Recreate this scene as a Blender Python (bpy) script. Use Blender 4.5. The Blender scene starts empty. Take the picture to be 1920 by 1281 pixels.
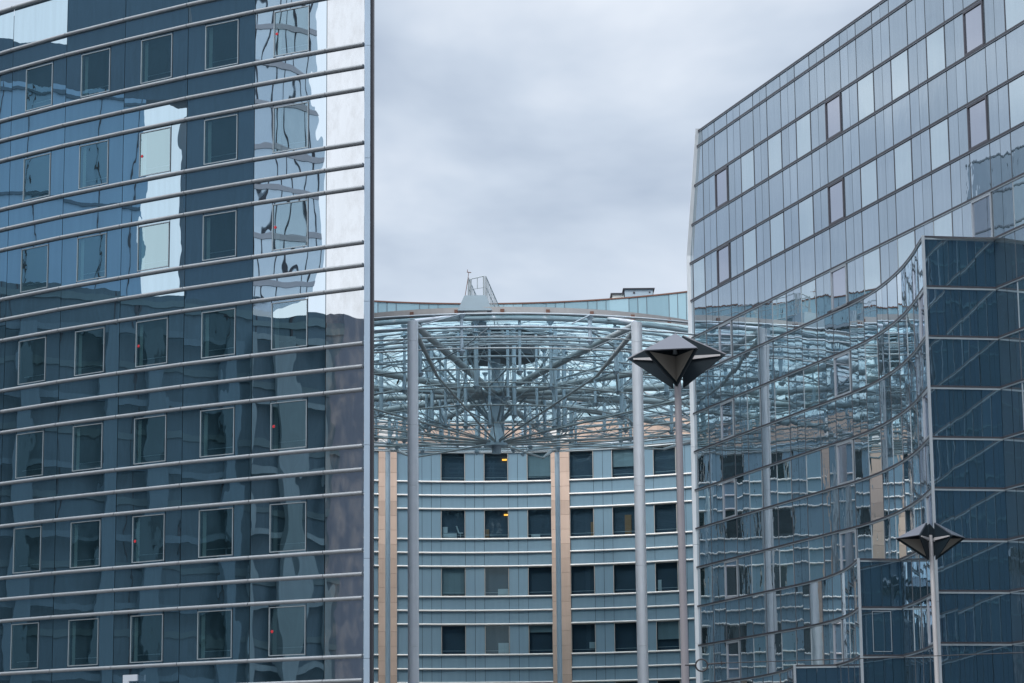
import bpy, bmesh, math, random
from math import sin, cos, pi, radians, sqrt, atan2
from mathutils import Vector, Matrix
random.seed(7)
S = bpy.context.scene
COL = S.collection
ZO = 1.7                       # camera height above the ground; design heights below are measured from the lens

# ------------------------------------------------------------------ camera
cam_d = bpy.data.cameras.new('camera'); cam = bpy.data.objects.new('camera', cam_d); COL.objects.link(cam)
cam_d.sensor_width = 36.0; cam_d.lens = 36.0*4726.29/1920.0
cam_d.clip_start = 0.5; cam_d.clip_end = 4000
cam.matrix_world = Matrix.Translation((0, 0, ZO)) @ Matrix.Rotation(radians(90+10.4936), 4, 'X') @ Matrix.Rotation(radians(-0.5296), 4, 'Z')
S.camera = cam

# ------------------------------------------------------------------ sky, sun, exposure
SUN_EL, SUN_AZ = radians(48), radians(215)      # azimuth measured clockwise from +Y
W = bpy.data.worlds.new("World"); S.world = W; W.use_nodes = True
nt = W.node_tree; nt.nodes.clear()
def N(t, **k):
    n = nt.nodes.new(t)
    for a, b in k.items(): setattr(n, a, b)
    return n
out = N('ShaderNodeOutputWorld'); mix = N('ShaderNodeMixShader'); mix.inputs[0].default_value = 0.88
sky = N('ShaderNodeTexSky', sky_type='NISHITA'); sky.sun_disc = False
sky.sun_elevation = SUN_EL; sky.sun_rotation = SUN_AZ
bs = N('ShaderNodeBackground'); bs.inputs[1].default_value = 0.10
bc = N('ShaderNodeBackground'); bc.inputs[1].default_value = 1.0
nt.links.new(sky.outputs[0], bs.inputs[0])
tc = N('ShaderNodeTexCoord'); mp = N('ShaderNodeMapping'); mp.inputs['Scale'].default_value = (1, 1, 2.0)
mp.inputs['Location'].default_value = (0.35, 0.1, 0.2)
nt.links.new(tc.outputs['Generated'], mp.inputs[0])
n1 = N('ShaderNodeTexNoise'); n1.inputs['Scale'].default_value = 5.0; n1.inputs['Detail'].default_value = 5; n1.inputs['Roughness'].default_value = 0.50
n1.inputs['Distortion'].default_value = 0.25
nt.links.new(mp.outputs[0], n1.inputs['Vector'])
cr = N('ShaderNodeValToRGB'); nt.links.new(n1.outputs[0], cr.inputs[0])
cr.color_ramp.elements[0].position = 0.36; cr.color_ramp.elements[0].color = (0.435, 0.512, 0.630, 1)
cr.color_ramp.elements[1].position = 0.62; cr.color_ramp.elements[1].color = (0.790, 0.845, 0.925, 1)
e = cr.color_ramp.elements.new(0.48); e.color = (0.585, 0.662, 0.770, 1)
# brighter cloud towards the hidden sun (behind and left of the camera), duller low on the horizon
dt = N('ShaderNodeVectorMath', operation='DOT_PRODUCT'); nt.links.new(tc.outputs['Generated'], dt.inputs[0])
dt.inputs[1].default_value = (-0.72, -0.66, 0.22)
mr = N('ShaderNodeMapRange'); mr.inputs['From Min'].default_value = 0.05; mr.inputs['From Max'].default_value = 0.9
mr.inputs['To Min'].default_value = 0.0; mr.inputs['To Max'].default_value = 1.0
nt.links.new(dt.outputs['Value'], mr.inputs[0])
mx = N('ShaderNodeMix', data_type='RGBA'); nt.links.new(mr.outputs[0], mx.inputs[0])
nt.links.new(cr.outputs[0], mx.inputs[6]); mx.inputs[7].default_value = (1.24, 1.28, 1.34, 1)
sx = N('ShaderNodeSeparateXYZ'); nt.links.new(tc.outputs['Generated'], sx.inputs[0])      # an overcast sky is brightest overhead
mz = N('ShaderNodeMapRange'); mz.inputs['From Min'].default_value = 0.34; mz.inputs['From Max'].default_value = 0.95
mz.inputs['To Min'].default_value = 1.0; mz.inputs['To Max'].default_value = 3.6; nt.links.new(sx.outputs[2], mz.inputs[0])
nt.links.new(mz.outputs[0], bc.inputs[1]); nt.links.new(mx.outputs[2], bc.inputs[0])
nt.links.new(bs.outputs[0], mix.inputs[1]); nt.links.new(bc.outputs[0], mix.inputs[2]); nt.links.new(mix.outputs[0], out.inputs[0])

sl = bpy.data.lights.new('sun', 'SUN'); so = bpy.data.objects.new('sun', sl); COL.objects.link(so)
sl.energy = 1.5; sl.angle = radians(14); sl.color = (1.0, 0.965, 0.91)
sd = Vector((sin(SUN_AZ)*cos(SUN_EL), cos(SUN_AZ)*cos(SUN_EL), sin(SUN_EL)))
so.rotation_euler = sd.to_track_quat('Z', 'Y').to_euler(); so.location = sd*200
S.view_settings.view_transform = 'Standard'; S.view_settings.look = 'None'
S.view_settings.exposure = 0.16; S.view_settings.gamma = 1.0
S.cycles.max_bounces = 10; S.cycles.glossy_bounces = 6; S.cycles.transparent_max_bounces = 16

# ------------------------------------------------------------------ materials
def newmat(name):
    m = bpy.data.materials.new(name); m.use_nodes = True; m.node_tree.nodes.clear(); return m, m.node_tree
def nd(t, ty, **k):
    n = t.nodes.new(ty)
    for a, b in k.items(): setattr(n, a, b)
    return n
def val(t, a, b, op, clamp=False):
    n = nd(t, 'ShaderNodeMath', operation=op, use_clamp=clamp)
    for i, v in enumerate((a, b)):
        if hasattr(v, 'links'): t.links.new(v, n.inputs[i])
        else: n.inputs[i].default_value = v
    return n.outputs[0]
def noise(t, scale, vec=(1, 1, 1), detail=2, rough=.5, src='Position'):
    g = nd(t, 'ShaderNodeNewGeometry'); mpn = nd(t, 'ShaderNodeMapping'); mpn.inputs['Scale'].default_value = vec
    t.links.new(g.outputs[src], mpn.inputs[0])
    n = nd(t, 'ShaderNodeTexNoise'); n.inputs['Scale'].default_value = scale; n.inputs['Detail'].default_value = detail
    n.inputs['Roughness'].default_value = rough; t.links.new(mpn.outputs[0], n.inputs['Vector'])
    return n.outputs[0]
def isl(t):
    return nd(t, 'ShaderNodeNewGeometry').outputs['Random Per Island']
def paint(name, col, rough=.5, metal=0., spec=.5, var=.12, streak=0., bump=0., nscale=1.5, island=0.):
    m, t = newmat(name)
    o = nd(t, 'ShaderNodeOutputMaterial'); p = nd(t, 'ShaderNodeBsdfPrincipled'); t.links.new(p.outputs[0], o.inputs[0])
    p.inputs['Roughness'].default_value = rough; p.inputs['Metallic'].default_value = metal
    p.inputs['Specular IOR Level'].default_value = spec
    a = noise(t, nscale, (1, 1, 1), 4)
    f = val(t, a, .5, 'SUBTRACT'); f = val(t, f, var*2, 'MULTIPLY')
    if streak:
        s = noise(t, 1.0, (7, 7, .35), 3); s = val(t, s, .5, 'SUBTRACT'); s = val(t, s, streak*2, 'MULTIPLY'); f = val(t, f, s, 'ADD')
    if island:
        s = val(t, isl(t), .5, 'SUBTRACT'); s = val(t, s, island*2, 'MULTIPLY'); f = val(t, f, s, 'ADD')
    f = val(t, f, 1.0, 'ADD')
    vm = nd(t, 'ShaderNodeVectorMath', operation='SCALE'); vm.inputs[0].default_value = col
    t.links.new(f, vm.inputs['Scale']); t.links.new(vm.outputs[0], p.inputs['Base Color'])
    if bump:
        b = nd(t, 'ShaderNodeBump'); b.inputs['Distance'].default_value = bump; b.inputs['Strength'].default_value = 1
        t.links.new(noise(t, nscale*6, (1, 1, 1), 4), b.inputs['Height']); t.links.new(b.outputs[0], p.inputs['Normal'])
    return m
def glass(name, tint, body, f0=.5, f1=1.0, power=3.0, wave=.006, wscale=.9, wvec=(1, 1, 1), fine=0., rough=.0, streak=.05, island=.05, through=0., ttint=(.5, .7, .75), dirt=0.):
    """coated facade glass: a rippled mirror over a dark (or see-through) body"""
    m, t = newmat(name)
    o = nd(t, 'ShaderNodeOutputMaterial')
    g = nd(t, 'ShaderNodeBsdfGlossy'); g.inputs['Color'].default_value = (*tint, 1); g.inputs['Roughness'].default_value = rough
    d = nd(t, 'ShaderNodeBsdfDiffuse'); d.inputs['Color'].default_value = (*body, 1)
    b = nd(t, 'ShaderNodeBump'); b.inputs['Strength'].default_value = 1; b.inputs['Distance'].default_value = wave
    h = noise(t, wscale, wvec, 1.5, .45)
    if fine:
        h2 = noise(t, wscale*5, wvec, 1, .5); h2 = val(t, h2, fine, 'MULTIPLY'); h = val(t, h, h2, 'ADD')
    t.links.new(h, b.inputs['Height']); t.links.new(b.outputs[0], g.inputs['Normal'])
    lw = nd(t, 'ShaderNodeLayerWeight'); lw.inputs['Blend'].default_value = .5
    f = val(t, lw.outputs['Facing'], power, 'POWER'); f = val(t, f, f1-f0, 'MULTIPLY'); f = val(t, f, f0, 'ADD')
    s = noise(t, 1.0, (5, 5, .3), 4); s = val(t, s, .5, 'SUBTRACT'); s = val(t, s, streak*2, 'MULTIPLY'); f = val(t, f, s, 'ADD')
    s = val(t, isl(t), .5, 'SUBTRACT'); s = val(t, s, island*2, 'MULTIPLY'); f = val(t, f, s, 'ADD', True)
    ms = nd(t, 'ShaderNodeMixShader'); t.links.new(f, ms.inputs[0]); t.links.new(g.outputs[0], ms.inputs[2])
    base = d.outputs[0]
    if through:
        tr = nd(t, 'ShaderNodeBsdfTransparent'); tr.inputs[0].default_value = (*ttint, 1)
        m2 = nd(t, 'ShaderNodeMixShader'); m2.inputs[0].default_value = through
        t.links.new(d.outputs[0], m2.inputs[1]); t.links.new(tr.outputs[0], m2.inputs[2]); base = m2.outputs[0]
    t.links.new(base, ms.inputs[1])
    if dirt:
        dd = nd(t, 'ShaderNodeBsdfDiffuse'); dd.inputs[0].default_value = (.33, .31, .29, 1)
        q = noise(t, 1.0, (3, 3, 1.4), 5, .6); q = val(t, q, .45, 'SUBTRACT'); q = val(t, q, dirt*4, 'MULTIPLY', True)
        m3 = nd(t, 'ShaderNodeMixShader'); t.links.new(q, m3.inputs[0]); t.links.new(ms.outputs[0], m3.inputs[1]); t.links.new(dd.outputs[0], m3.inputs[2])
        t.links.new(m3.outputs[0], o.inputs[0])
    else: t.links.new(ms.outputs[0], o.inputs[0])
    return m
def emit(name, col, s):
    m, t = newmat(name); o = nd(t, 'ShaderNodeOutputMaterial'); e_ = nd(t, 'ShaderNodeEmission')
    e_.inputs[0].default_value = (*col, 1); e_.inputs[1].default_value = s; t.links.new(e_.outputs[0], o.inputs[0]); return m

M = {}
M['navy'] = glass('navy mirror glass', (.62, .79, .90), (.024, .048, .066), .60, .9, 2.5, .006, .7, (1, 1, .6), .03, streak=.06, island=.04)
M['navy_warped'] = glass('warped navy mirror glass', (.70, .80, .88), (.018, .040, .055), .78, .95, 2.5, .028, .36, (1, 1, .6), .02, streak=.03, island=.02)
M['warped_pane'] = glass('warped window glass', (.66, .80, .86), (.02, .045, .055), .66, .9, 2.5, .02, .36, (1, 1, .6), .02, streak=.02, island=.05, through=.8)
M['navy_end'] = glass('stained mirror glass', (.72, .75, .78), (.04, .05, .06), .84, .95, 2.5, .004, .8, (1, 1, .8), .0, streak=.05, island=.02, dirt=.19)
M['navy_pane'] = glass('navy window glass', (.58, .78, .84), (.014, .036, .045), .50, .8, 2.5, .007, .9, (1, 1, .7), .05, streak=.02, island=.05, through=.85)
M['steel'] = glass('steel blue facade glass', (.80, .89, .96), (.045, .07, .085), .42, 1.0, 2.0, .0042, .9, (1, 1, .5), .16, streak=.05, island=.05)
M['steel_pane'] = glass('pale vision glass', (.88, .97, 1.0), (.05, .09, .10), .62, 1.0, 1.8, .0036, .8, (1, 1, .5), .10, streak=.03, island=.05)
M['steel_open'] = glass('mauve opening window glass', (.87, .87, .95), (.03, .055, .065), .44, 1.0, 1.9, .002, .8, (1, 1, .5), .05, streak=.02, island=.04)
M['teal'] = glass('dark teal end wall glass', (.53, .71, .84), (.018, .042, .060), .55, 1.0, 2.6, .006, .7, (1, 1, .5), .10, streak=.08, island=.10)
M['black'] = paint('dark backing', (.012, .016, .02), .8)
M['joint'] = paint('dark joint', (.06, .07, .085), .6)
M['rail'] = paint('satin grey metal rail', (.25, .27, .29), .42, .3, .5, .10, .05, nscale=3)
M['rail_r'] = paint('dull grey aluminium profile', (.20, .22, .25), .35, .7, .5, .12, .05, nscale=3)
M['rail_d'] = paint('dark bronze profile', (.045, .045, .055), .45, .3, .5, .12, nscale=3)
M['rail_w'] = paint('white enamel rail', (.80, .77, .73), .35, 0, .5, .06, .05, nscale=3)
M['frame'] = paint('pale aluminium frame', (.36, .42, .46), .35, .5)
M['frame_m'] = paint('mid grey frame', (.30, .34, .38), .4, .4)
M['frame_d'] = paint('dark window frame', (.06, .06, .075), .45, .3)
M['frame_c'] = paint('thin beige frame', (.42, .41, .38), .5)
M['trim'] = paint('grey corner trim', (.33, .42, .52), .4, .4, .5, .08, .06)
M['trim_m'] = paint('grey fin trim', (.30, .34, .38), .4, .3, .5, .08, .10)
M['trim_w'] = paint('white corner trim', (.62, .66, .70), .4, .2, .5, .08, .10)
M['blue_panel'] = glass('blue grey enamelled panel', (.52, .68, .78), (.185, .285, .355), .09, .8, 3.5, .003, .8, (1, 1, 1), 0, rough=.3, streak=.09, island=.06)
M['stone'] = paint('peach limestone', (.56, .42, .34), .8, 0, .3, .10, .10, .004, 1.2, island=.14)
M['stone_w'] = paint('white render', (.80, .77, .74), .7)
M['par_glass'] = glass('pale parapet glass', (.55, .72, .80), (.27, .41, .48), .15, .7, 3.5, .004, .8, streak=.05, island=.07)
M['win_c'] = glass('office window glass', (.45, .60, .66), (.01, .025, .035), .06, .8, 3.5, .004, .8, (1, 1, .6), .1, streak=.03, island=.05, through=.9, ttint=(.50, .63, .70))
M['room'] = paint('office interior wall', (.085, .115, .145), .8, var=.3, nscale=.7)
M['blind'] = paint('pale roller blind', (.40, .45, .44), .8, island=.1)
M['white_i'] = paint('white office furniture', (.75, .78, .76), .6)
M['wood_i'] = paint('brown wooden cabinet', (.42, .22, .10), .6)
M['tube'] = paint('silver tube', (.56, .60, .65), .33, .30, .5, .08, .05, nscale=2)
M['gantry'] = paint('grey blue gantry sheet', (.17, .235, .28), .5)
M['tube_m'] = paint('mid grey tube', (.33, .38, .42), .4, .3, nscale=2)
M['tube_b'] = paint('pale blue painted steel', (.36, .46, .54), .5, .15, .5, .10, nscale=2)
M['tube_g'] = paint('grey painted steel', (.31, .35, .37), .5, .15, .5, .14, nscale=2)
M['rod'] = paint('grey tie rod', (.25, .31, .35), .5, .3, .5, .15, nscale=2)
M['beam'] = paint('grey box gutter', (.37, .36, .36), .6, .1, .5, .12, .10)
M['drum'] = paint('dark drum', (.07, .09, .11), .6)
M['lampd'] = paint('dark lamp plate', (.006, .014, .021), .6, 0, .25, .2)
M['lampg'] = paint('grey lamp hood', (.075, .08, .10), .45, .3, .5, .15)
M['lampi'] = paint('cream lamp interior', (.20, .19, .17), .6)
M['pole'] = paint('grey lamp pole', (.24, .23, .25), .5, .3, .5, .12, .10)
M['pole_l'] = paint('light grey lamp pole', (.42, .41, .42), .5, .2, .5, .12, .10)
M['wire'] = paint('black cable', (.02, .02, .024), .5)
M['red'] = paint('red sticker', (.42, .02, .03), .5)
M['white'] = paint('white sign face', (.42, .47, .53), .5)
M['rust'] = paint('rusty bracket', (.16, .08, .06), .8)
M['ground'] = paint('grey paving', (.16, .155, .15), .85, bump=.003, nscale=.8)
M['asphalt'] = paint('asphalt', (.05, .05, .052), .9, nscale=.5)
M['glow_o'] = emit('orange lamp glow', (1.0, .42, .06), 3.2)
M['glow_y'] = emit('yellow lamp glow', (.85, 1.0, .35), 1.6)
# canopy glass
m, t = newmat('aqua canopy glass'); M['aqua'] = m
o = nd(t, 'ShaderNodeOutputMaterial'); tr = nd(t, 'ShaderNodeBsdfTransparent'); tr.inputs[0].default_value = (.74, .91, .94, 1)
tl = nd(t, 'ShaderNodeBsdfTranslucent'); gl = nd(t, 'ShaderNodeBsdfGlossy'); gl.inputs[0].default_value = (.65, .85, .9, 1); gl.inputs[1].default_value = .08
nz = noise(t, 1.6, (1, 1, 6), 4, .6); crp = nd(t, 'ShaderNodeValToRGB'); t.links.new(nz, crp.inputs[0])
crp.color_ramp.elements[0].position = .35; crp.color_ramp.elements[0].color = (.27, .40, .44, 1)
crp.color_ramp.elements[1].position = .65; crp.color_ramp.elements[1].color = (.52, .64, .67, 1)
t.links.new(crp.outputs[0], tl.inputs[0])
a = nd(t, 'ShaderNodeMixShader'); a.inputs[0].default_value = .66; t.links.new(tr.outputs[0], a.inputs[1]); t.links.new(tl.outputs[0], a.inputs[2])
b = nd(t, 'ShaderNodeMixShader'); b.inputs[0].default_value = .14; t.links.new(a.outputs[0], b.inputs[1]); t.links.new(gl.outputs[0], b.inputs[2])
t.links.new(b.outputs[0], o.inputs[0])

# ------------------------------------------------------------------ helpers
class MB:
    def __init__(s): s.v = []; s.f = []; s.sm = []; s.m2 = []
    def quad(s, a, b, c, d, smooth=False):
        i = len(s.v); s.v += [Vector(a), Vector(b), Vector(c), Vector(d)]; s.f.append((i, i+1, i+2, i+3)); s.sm.append(smooth)
    def poly(s, pts):
        i = len(s.v); s.v += [Vector(p) for p in pts]; s.f.append(tuple(range(i, i+len(pts)))); s.sm.append(False)
    def hexa(s, lo, hi):
        """lo, hi: four points each (same order)"""
        i = len(s.v); s.v += [Vector(p) for p in lo]+[Vector(p) for p in hi]; n = len(lo)
        s.f.append(tuple(i+k for k in reversed(range(n)))); s.f.append(tuple(i+n+k for k in range(n)))
        for k in range(n):
            s.f.append((i+k, i+(k+1) % n, i+n+(k+1) % n, i+n+k))
        s.sm += [False]*(n+2)
    def box(s, x0, x1, y0, y1, z0, z1):
        s.hexa([(x0, y0, z0), (x1, y0, z0), (x1, y1, z0), (x0, y1, z0)], [(x0, y0, z1), (x1, y0, z1), (x1, y1, z1), (x0, y1, z1)])
    def tube(s, a, b, r, r2=None, n=8, caps=True):
        a = Vector(a); b = Vector(b); r2 = r if r2 is None else r2; d = (b-a)
        if d.length < 1e-6: return
        d.normalize(); u = d.cross(Vector((0, 0, 1)))
        if u.length < 1e-3: u = Vector((1, 0, 0))
        u.normalize(); w = d.cross(u); i = len(s.v)
        for c, rr in ((a, r), (b, r2)):
            for k in range(n):
                t_ = 2*pi*k/n; s.v.append(c+u*cos(t_)*rr+w*sin(t_)*rr)
        for k in range(n):
            s.f.append((i+k, i+(k+1) % n, i+n+(k+1) % n, i+n+k)); s.sm.append(True)
        if caps:
            j = len(s.v); s.v += s.v[i:i+2*n]
            s.f.append(tuple(j+k for k in reversed(range(n)))); s.f.append(tuple(j+n+k for k in range(n))); s.sm += [False]*2
    def path(s, pts, r, n=8, closed=False):
        pts = [Vector(p) for p in pts]; m_ = len(pts); i = len(s.v)
        for k, p in enumerate(pts):
            pa = pts[k-1] if (k > 0 or closed) else p; pb = pts[(k+1) % m_] if (k < m_-1 or closed) else p
            d = (pb-pa).normalized(); u = d.cross(Vector((0, 0, 1)))
            if u.length < 1e-3: u = Vector((1, 0, 0))
            u.normalize(); w = d.cross(u)
            for q in range(n):
                t_ = 2*pi*q/n; s.v.append(p+u*cos(t_)*r+w*sin(t_)*r)
        for k in range(m_ if closed else m_-1):
            a_ = i+k*n; b_ = i+((k+1) % m_)*n
            for q in range(n):
                s.f.append((a_+q, a_+(q+1) % n, b_+(q+1) % n, b_+q)); s.sm.append(True)
        if not closed:
            j = len(s.v); s.v += s.v[i:i+n]+s.v[i+(m_-1)*n:i+m_*n]; s.f.append(tuple(j+q for q in reversed(range(n)))); s.f.append(tuple(j+n+q for q in range(n))); s.sm += [False]*2
    def absorb(s, o, mat):
        i = len(s.v); lo = len(s.f); s.v += o.v; s.f += [tuple(k+i for k in f) for f in o.f]; s.sm += o.sm; s.m2.append((lo, len(s.f), mat))
    def build(s, name, mat, parent=None):
        base = Vector((0, 0, -ZO)) if parent is None else root_base(parent)
        me = bpy.data.meshes.new(name); me.from_pydata([tuple(v-base) for v in s.v], [], s.f)
        me.polygons.foreach_set('use_smooth', s.sm); me.materials.append(M[mat] if isinstance(mat, str) else mat)
        for lo_, hi_, mt in s.m2:
            me.materials.append(M[mt]); q = len(me.materials)-1
            for f_i in range(lo_, hi_): me.polygons[f_i].material_index = q
        me.update()
        ob = bpy.data.objects.new(name, me); COL.objects.link(ob)
        if parent is not None: ob.parent = parent
        return ob
BASE = {}
def root_base(o):
    while o.parent is not None: o = o.parent
    return BASE.get(o.name, Vector((0, 0, -ZO)))
def tag(o, label=None, cat=None, group=None, kind=None):
    if label: o['label'] = label
    if cat: o['category'] = cat
    if group: o['group'] = group
    if kind: o['kind'] = kind
    return o
def thing(name, label, cat, base, group=None):
    """Empty at base (design coordinates, heights from the lens)"""
    o = bpy.data.objects.new(name, None); COL.objects.link(o); b = Vector(base); BASE[o.name] = b
    o.location = b+Vector((0, 0, ZO)); tag(o, label, cat, group); return o
def single(name, mb, mat, label, cat, group=None, base=None):
    b = Vector(base) if base else sum(mb.v, Vector())/len(mb.v)
    me = bpy.data.meshes.new(name); me.from_pydata([tuple(v-b) for v in mb.v], [], mb.f); me.polygons.foreach_set('use_smooth', mb.sm)
    me.materials.append(M[mat]); me.update(); o = bpy.data.objects.new(name, me); COL.objects.link(o); o.location = b+Vector((0, 0, ZO))
    BASE[o.name] = b
    return tag(o, label, cat, group)
G = -ZO                        # ground level in design heights
def lerp(a, b, t): return a+(b-a)*t

class Path:
    """plan polyline walked by arc length; outward normal is on the right hand of travel when flip=False"""
    def __init__(s, pts, flip=False):
        s.p = [Vector((x, y)) for x, y in pts]; s.c = [0.0]; s.flip = flip
        for a, b in zip(s.p, s.p[1:]): s.c.append(s.c[-1]+(b-a).length)
        s.L = s.c[-1]
    def at(s, t):
        t = max(0.0, min(s.L, t))
        for i in range(len(s.c)-1):
            if t <= s.c[i+1]+1e-9:
                f = (t-s.c[i])/(s.c[i+1]-s.c[i]); return s.p[i].lerp(s.p[i+1], f), i
        return s.p[-1].copy(), len(s.c)-2
    def nor(s, t):
        _, i = s.at(t); d = (s.p[i+1]-s.p[i]).normalized(); n = Vector((d.y, -d.x)); return -n if s.flip else n
    def pt(s, t, z, off=0.0):
        q, _ = s.at(t); n = s.nor(min(max(t, 1e-4), s.L-1e-4)); return Vector((q.x+n.x*off, q.y+n.y*off, z))
    def cuts(s, t0, t1):
        return [t0]+[c for c in s.c if t0+.02 < c < t1-.02]+[t1]
def bezier_path(pts, n=6):
    """Catmull-Rom through pts"""
    P = [Vector(p) for p in pts]; P = [P[0]*2-P[1]]+P+[P[-1]*2-P[-2]]; out_ = []
    for i in range(1, len(P)-2):
        for k in range(n):
            t_ = k/n; a, b, c, d = P[i-1], P[i], P[i+1], P[i+2]
            out_.append(.5*((2*b)+(-a+c)*t_+(2*a-5*b+4*c-d)*t_*t_+(-a+3*b-3*c+d)*t_**3))
    out_.append(P[-2]); return [(v.x, v.y) for v in out_]
def panel(mb, path, t0, t1, z0, z1, off=0.0, tilt=.003, gap=.012, thick=0.0):
    """one pane, slightly out of true; returns nothing"""
    a = path.pt(t0+gap, z0, off); b = path.pt(t1-gap, z0, off); n = path.nor((t0+t1)/2); n3 = Vector((n.x, n.y, 0))
    w = (b-a).length/2; h = (z1-z0)/2; ty = random.gauss(0, tilt)*w; tz = random.gauss(0, tilt*.6)*h
    z0 += gap; z1 -= gap
    A = path.pt(t0+gap, z0, off)+n3*(-ty-tz); B = path.pt(t1-gap, z0, off)+n3*(ty-tz)
    C_ = path.pt(t1-gap, z1, off)+n3*(ty+tz); D = path.pt(t0+gap, z1, off)+n3*(-ty+tz)
    if path.flip: mb.quad(B, A, D, C_)
    else: mb.quad(A, B, C_, D)
def strip(mb, path, t0, t1, z0, z1, o0, o1):
    """solid strip following the path between offsets o0 and o1"""
    cs = path.cuts(t0, t1)
    for a, b in zip(cs, cs[1:]):
        e_ = 1e-3
        mb.hexa([path.pt(a+e_, z0, o0), path.pt(b-e_, z0, o0), path.pt(b-e_, z0, o1), path.pt(a+e_, z0, o1)],
                [path.pt(a+e_, z1, o0), path.pt(b-e_, z1, o0), path.pt(b-e_, z1, o1), path.pt(a+e_, z1, o1)])
def wframe(mb, path, t0, t1, z0, z1, off, w=.05, d=.05):
    strip(mb, path, t0, t1, z0, z0+w, off, off+d); strip(mb, path, t0, t1, z1-w, z1, off, off+d)
    strip(mb, path, t0, t0+w, z0+w+.001, z1-w-.001, off, off+d); strip(mb, path, t1-w, t1, z0+w+.001, z1-w-.001, off, off+d)
def recess(mb, path, t0, t1, z0, z1, d0, d1):
    a, b, c, e_ = path.pt(t0, 0, -d0), path.pt(t1, 0, -d0), path.pt(t1, 0, -d1), path.pt(t0, 0, -d1)
    def q(p, z): return (p.x, p.y, z)
    mb.quad(q(e_, z0), q(c, z0), q(c, z1), q(e_, z1)); mb.quad(q(a, z0), q(b, z0), q(c, z0), q(e_, z0)); mb.quad(q(a, z1), q(e_, z1), q(c, z1), q(b, z1))
    mb.quad(q(a, z0), q(e_, z0), q(e_, z1), q(a, z1)); mb.quad(q(b, z0), q(b, z1), q(c, z1), q(c, z0))

# ------------------------------------------------------------------ ground
g = MB(); g.quad((-900, -900, G), (900, -900, G), (900, 1500, G), (-900, 1500, G)); tag(g.build('ground', 'ground'), kind='structure')
g = MB(); g.quad((-300, 20, G+.004), (300, 20, G+.004), (300, 34, G+.004), (-300, 34, G+.004)); tag(g.build('road', 'asphalt'), kind='structure')
g = MB(); g.box(-300, 300, 34.0, 34.3, G, G+.13); tag(g.build('kerb', 'beam'), kind='structure')
g = MB(); g.box(-300, 300, 34.3, 78, G-.01, G+.12); tag(g.build('pavement', 'ground'), kind='structure')

# ------------------------------------------------------------------ left building
J = [(-4.99, 83.69), (-6.35, 84.43), (-9.0, 85.91), (-11.59, 87.49), (-14.13, 89.19), (-16.59, 90.92), (-18.98, 92.78)]
ang = 39.6
for k in range(5):
    x, y = J[-1]; J.append((x-3.03*cos(radians(ang)), y+3.03*sin(radians(ang)))); ang += 1.9
pl = Path(J, flip=True)          # walked from the right corner to the left, facing the camera
LB = thing('curved_glass_office', 'dark blue mirrored office block with round grey rails, left of the courtyard', 'building', (-12, 92, G))
RB_TOP = 30.38
FL_H = 3.5; A0 = 25.99
def zA(k): return A0-FL_H*k
# body (sides, roof) behind the cladding
body = MB()
ys = [(-5.15, 83.9)]+[(x-.10, y+.22) for x, y in J[1:]]
back = [(J[-1][0]+2, J[-1][1]+24), (-16, 118), (-6.95, 109.2)]
ring = [Vector((x, y)) for x, y in ys+back]
body.hexa([(p.x, p.y, G) for p in reversed(ring)], [(p.x, p.y, RB_TOP-.25) for p in reversed(ring)])
body.build('wall', 'black', LB)
# courtyard side wall seen in the reflections
ps = Path([(-6.95, 109.2), (-5.15, 84.1)], flip=True)
sidep = MB(); 
cells = int(ps.L/1.5)
for k in range(cells):
    zz = RB_TOP
    while zz > G:
        panel(sidep, ps, k*1.5, (k+1)*1.5, max(G, zz-1.73), zz-.02, .10, .002); zz -= 1.73
sidep.build('courtyard_cladding', 'steel', LB)
sr = MB()
zz = RB_TOP
while zz > G+1: strip(sr, ps, 0, ps.L, zz-.07, zz, .12, .17); zz -= 1.73
sr.build('courtyard_rails', 'rail_r', LB)
levels = [RB_TOP]
k = -1
levels += [zA(-1)-.79, zA(-1)-1.584]
for k in range(0, 8): levels += [zA(k), zA(k)-.79, zA(k)-1.584]
levels = [z for z in levels if z > G]+[G]
clad = MB(); cwarp = MB(); cend = MB()
dots = {(3, 1), (3, 3), (3, 5), (1, 0), (1, 2), (1, 4), (1, 6)}
lights = {(5, 6): 1, (4, 6): 2}
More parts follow.
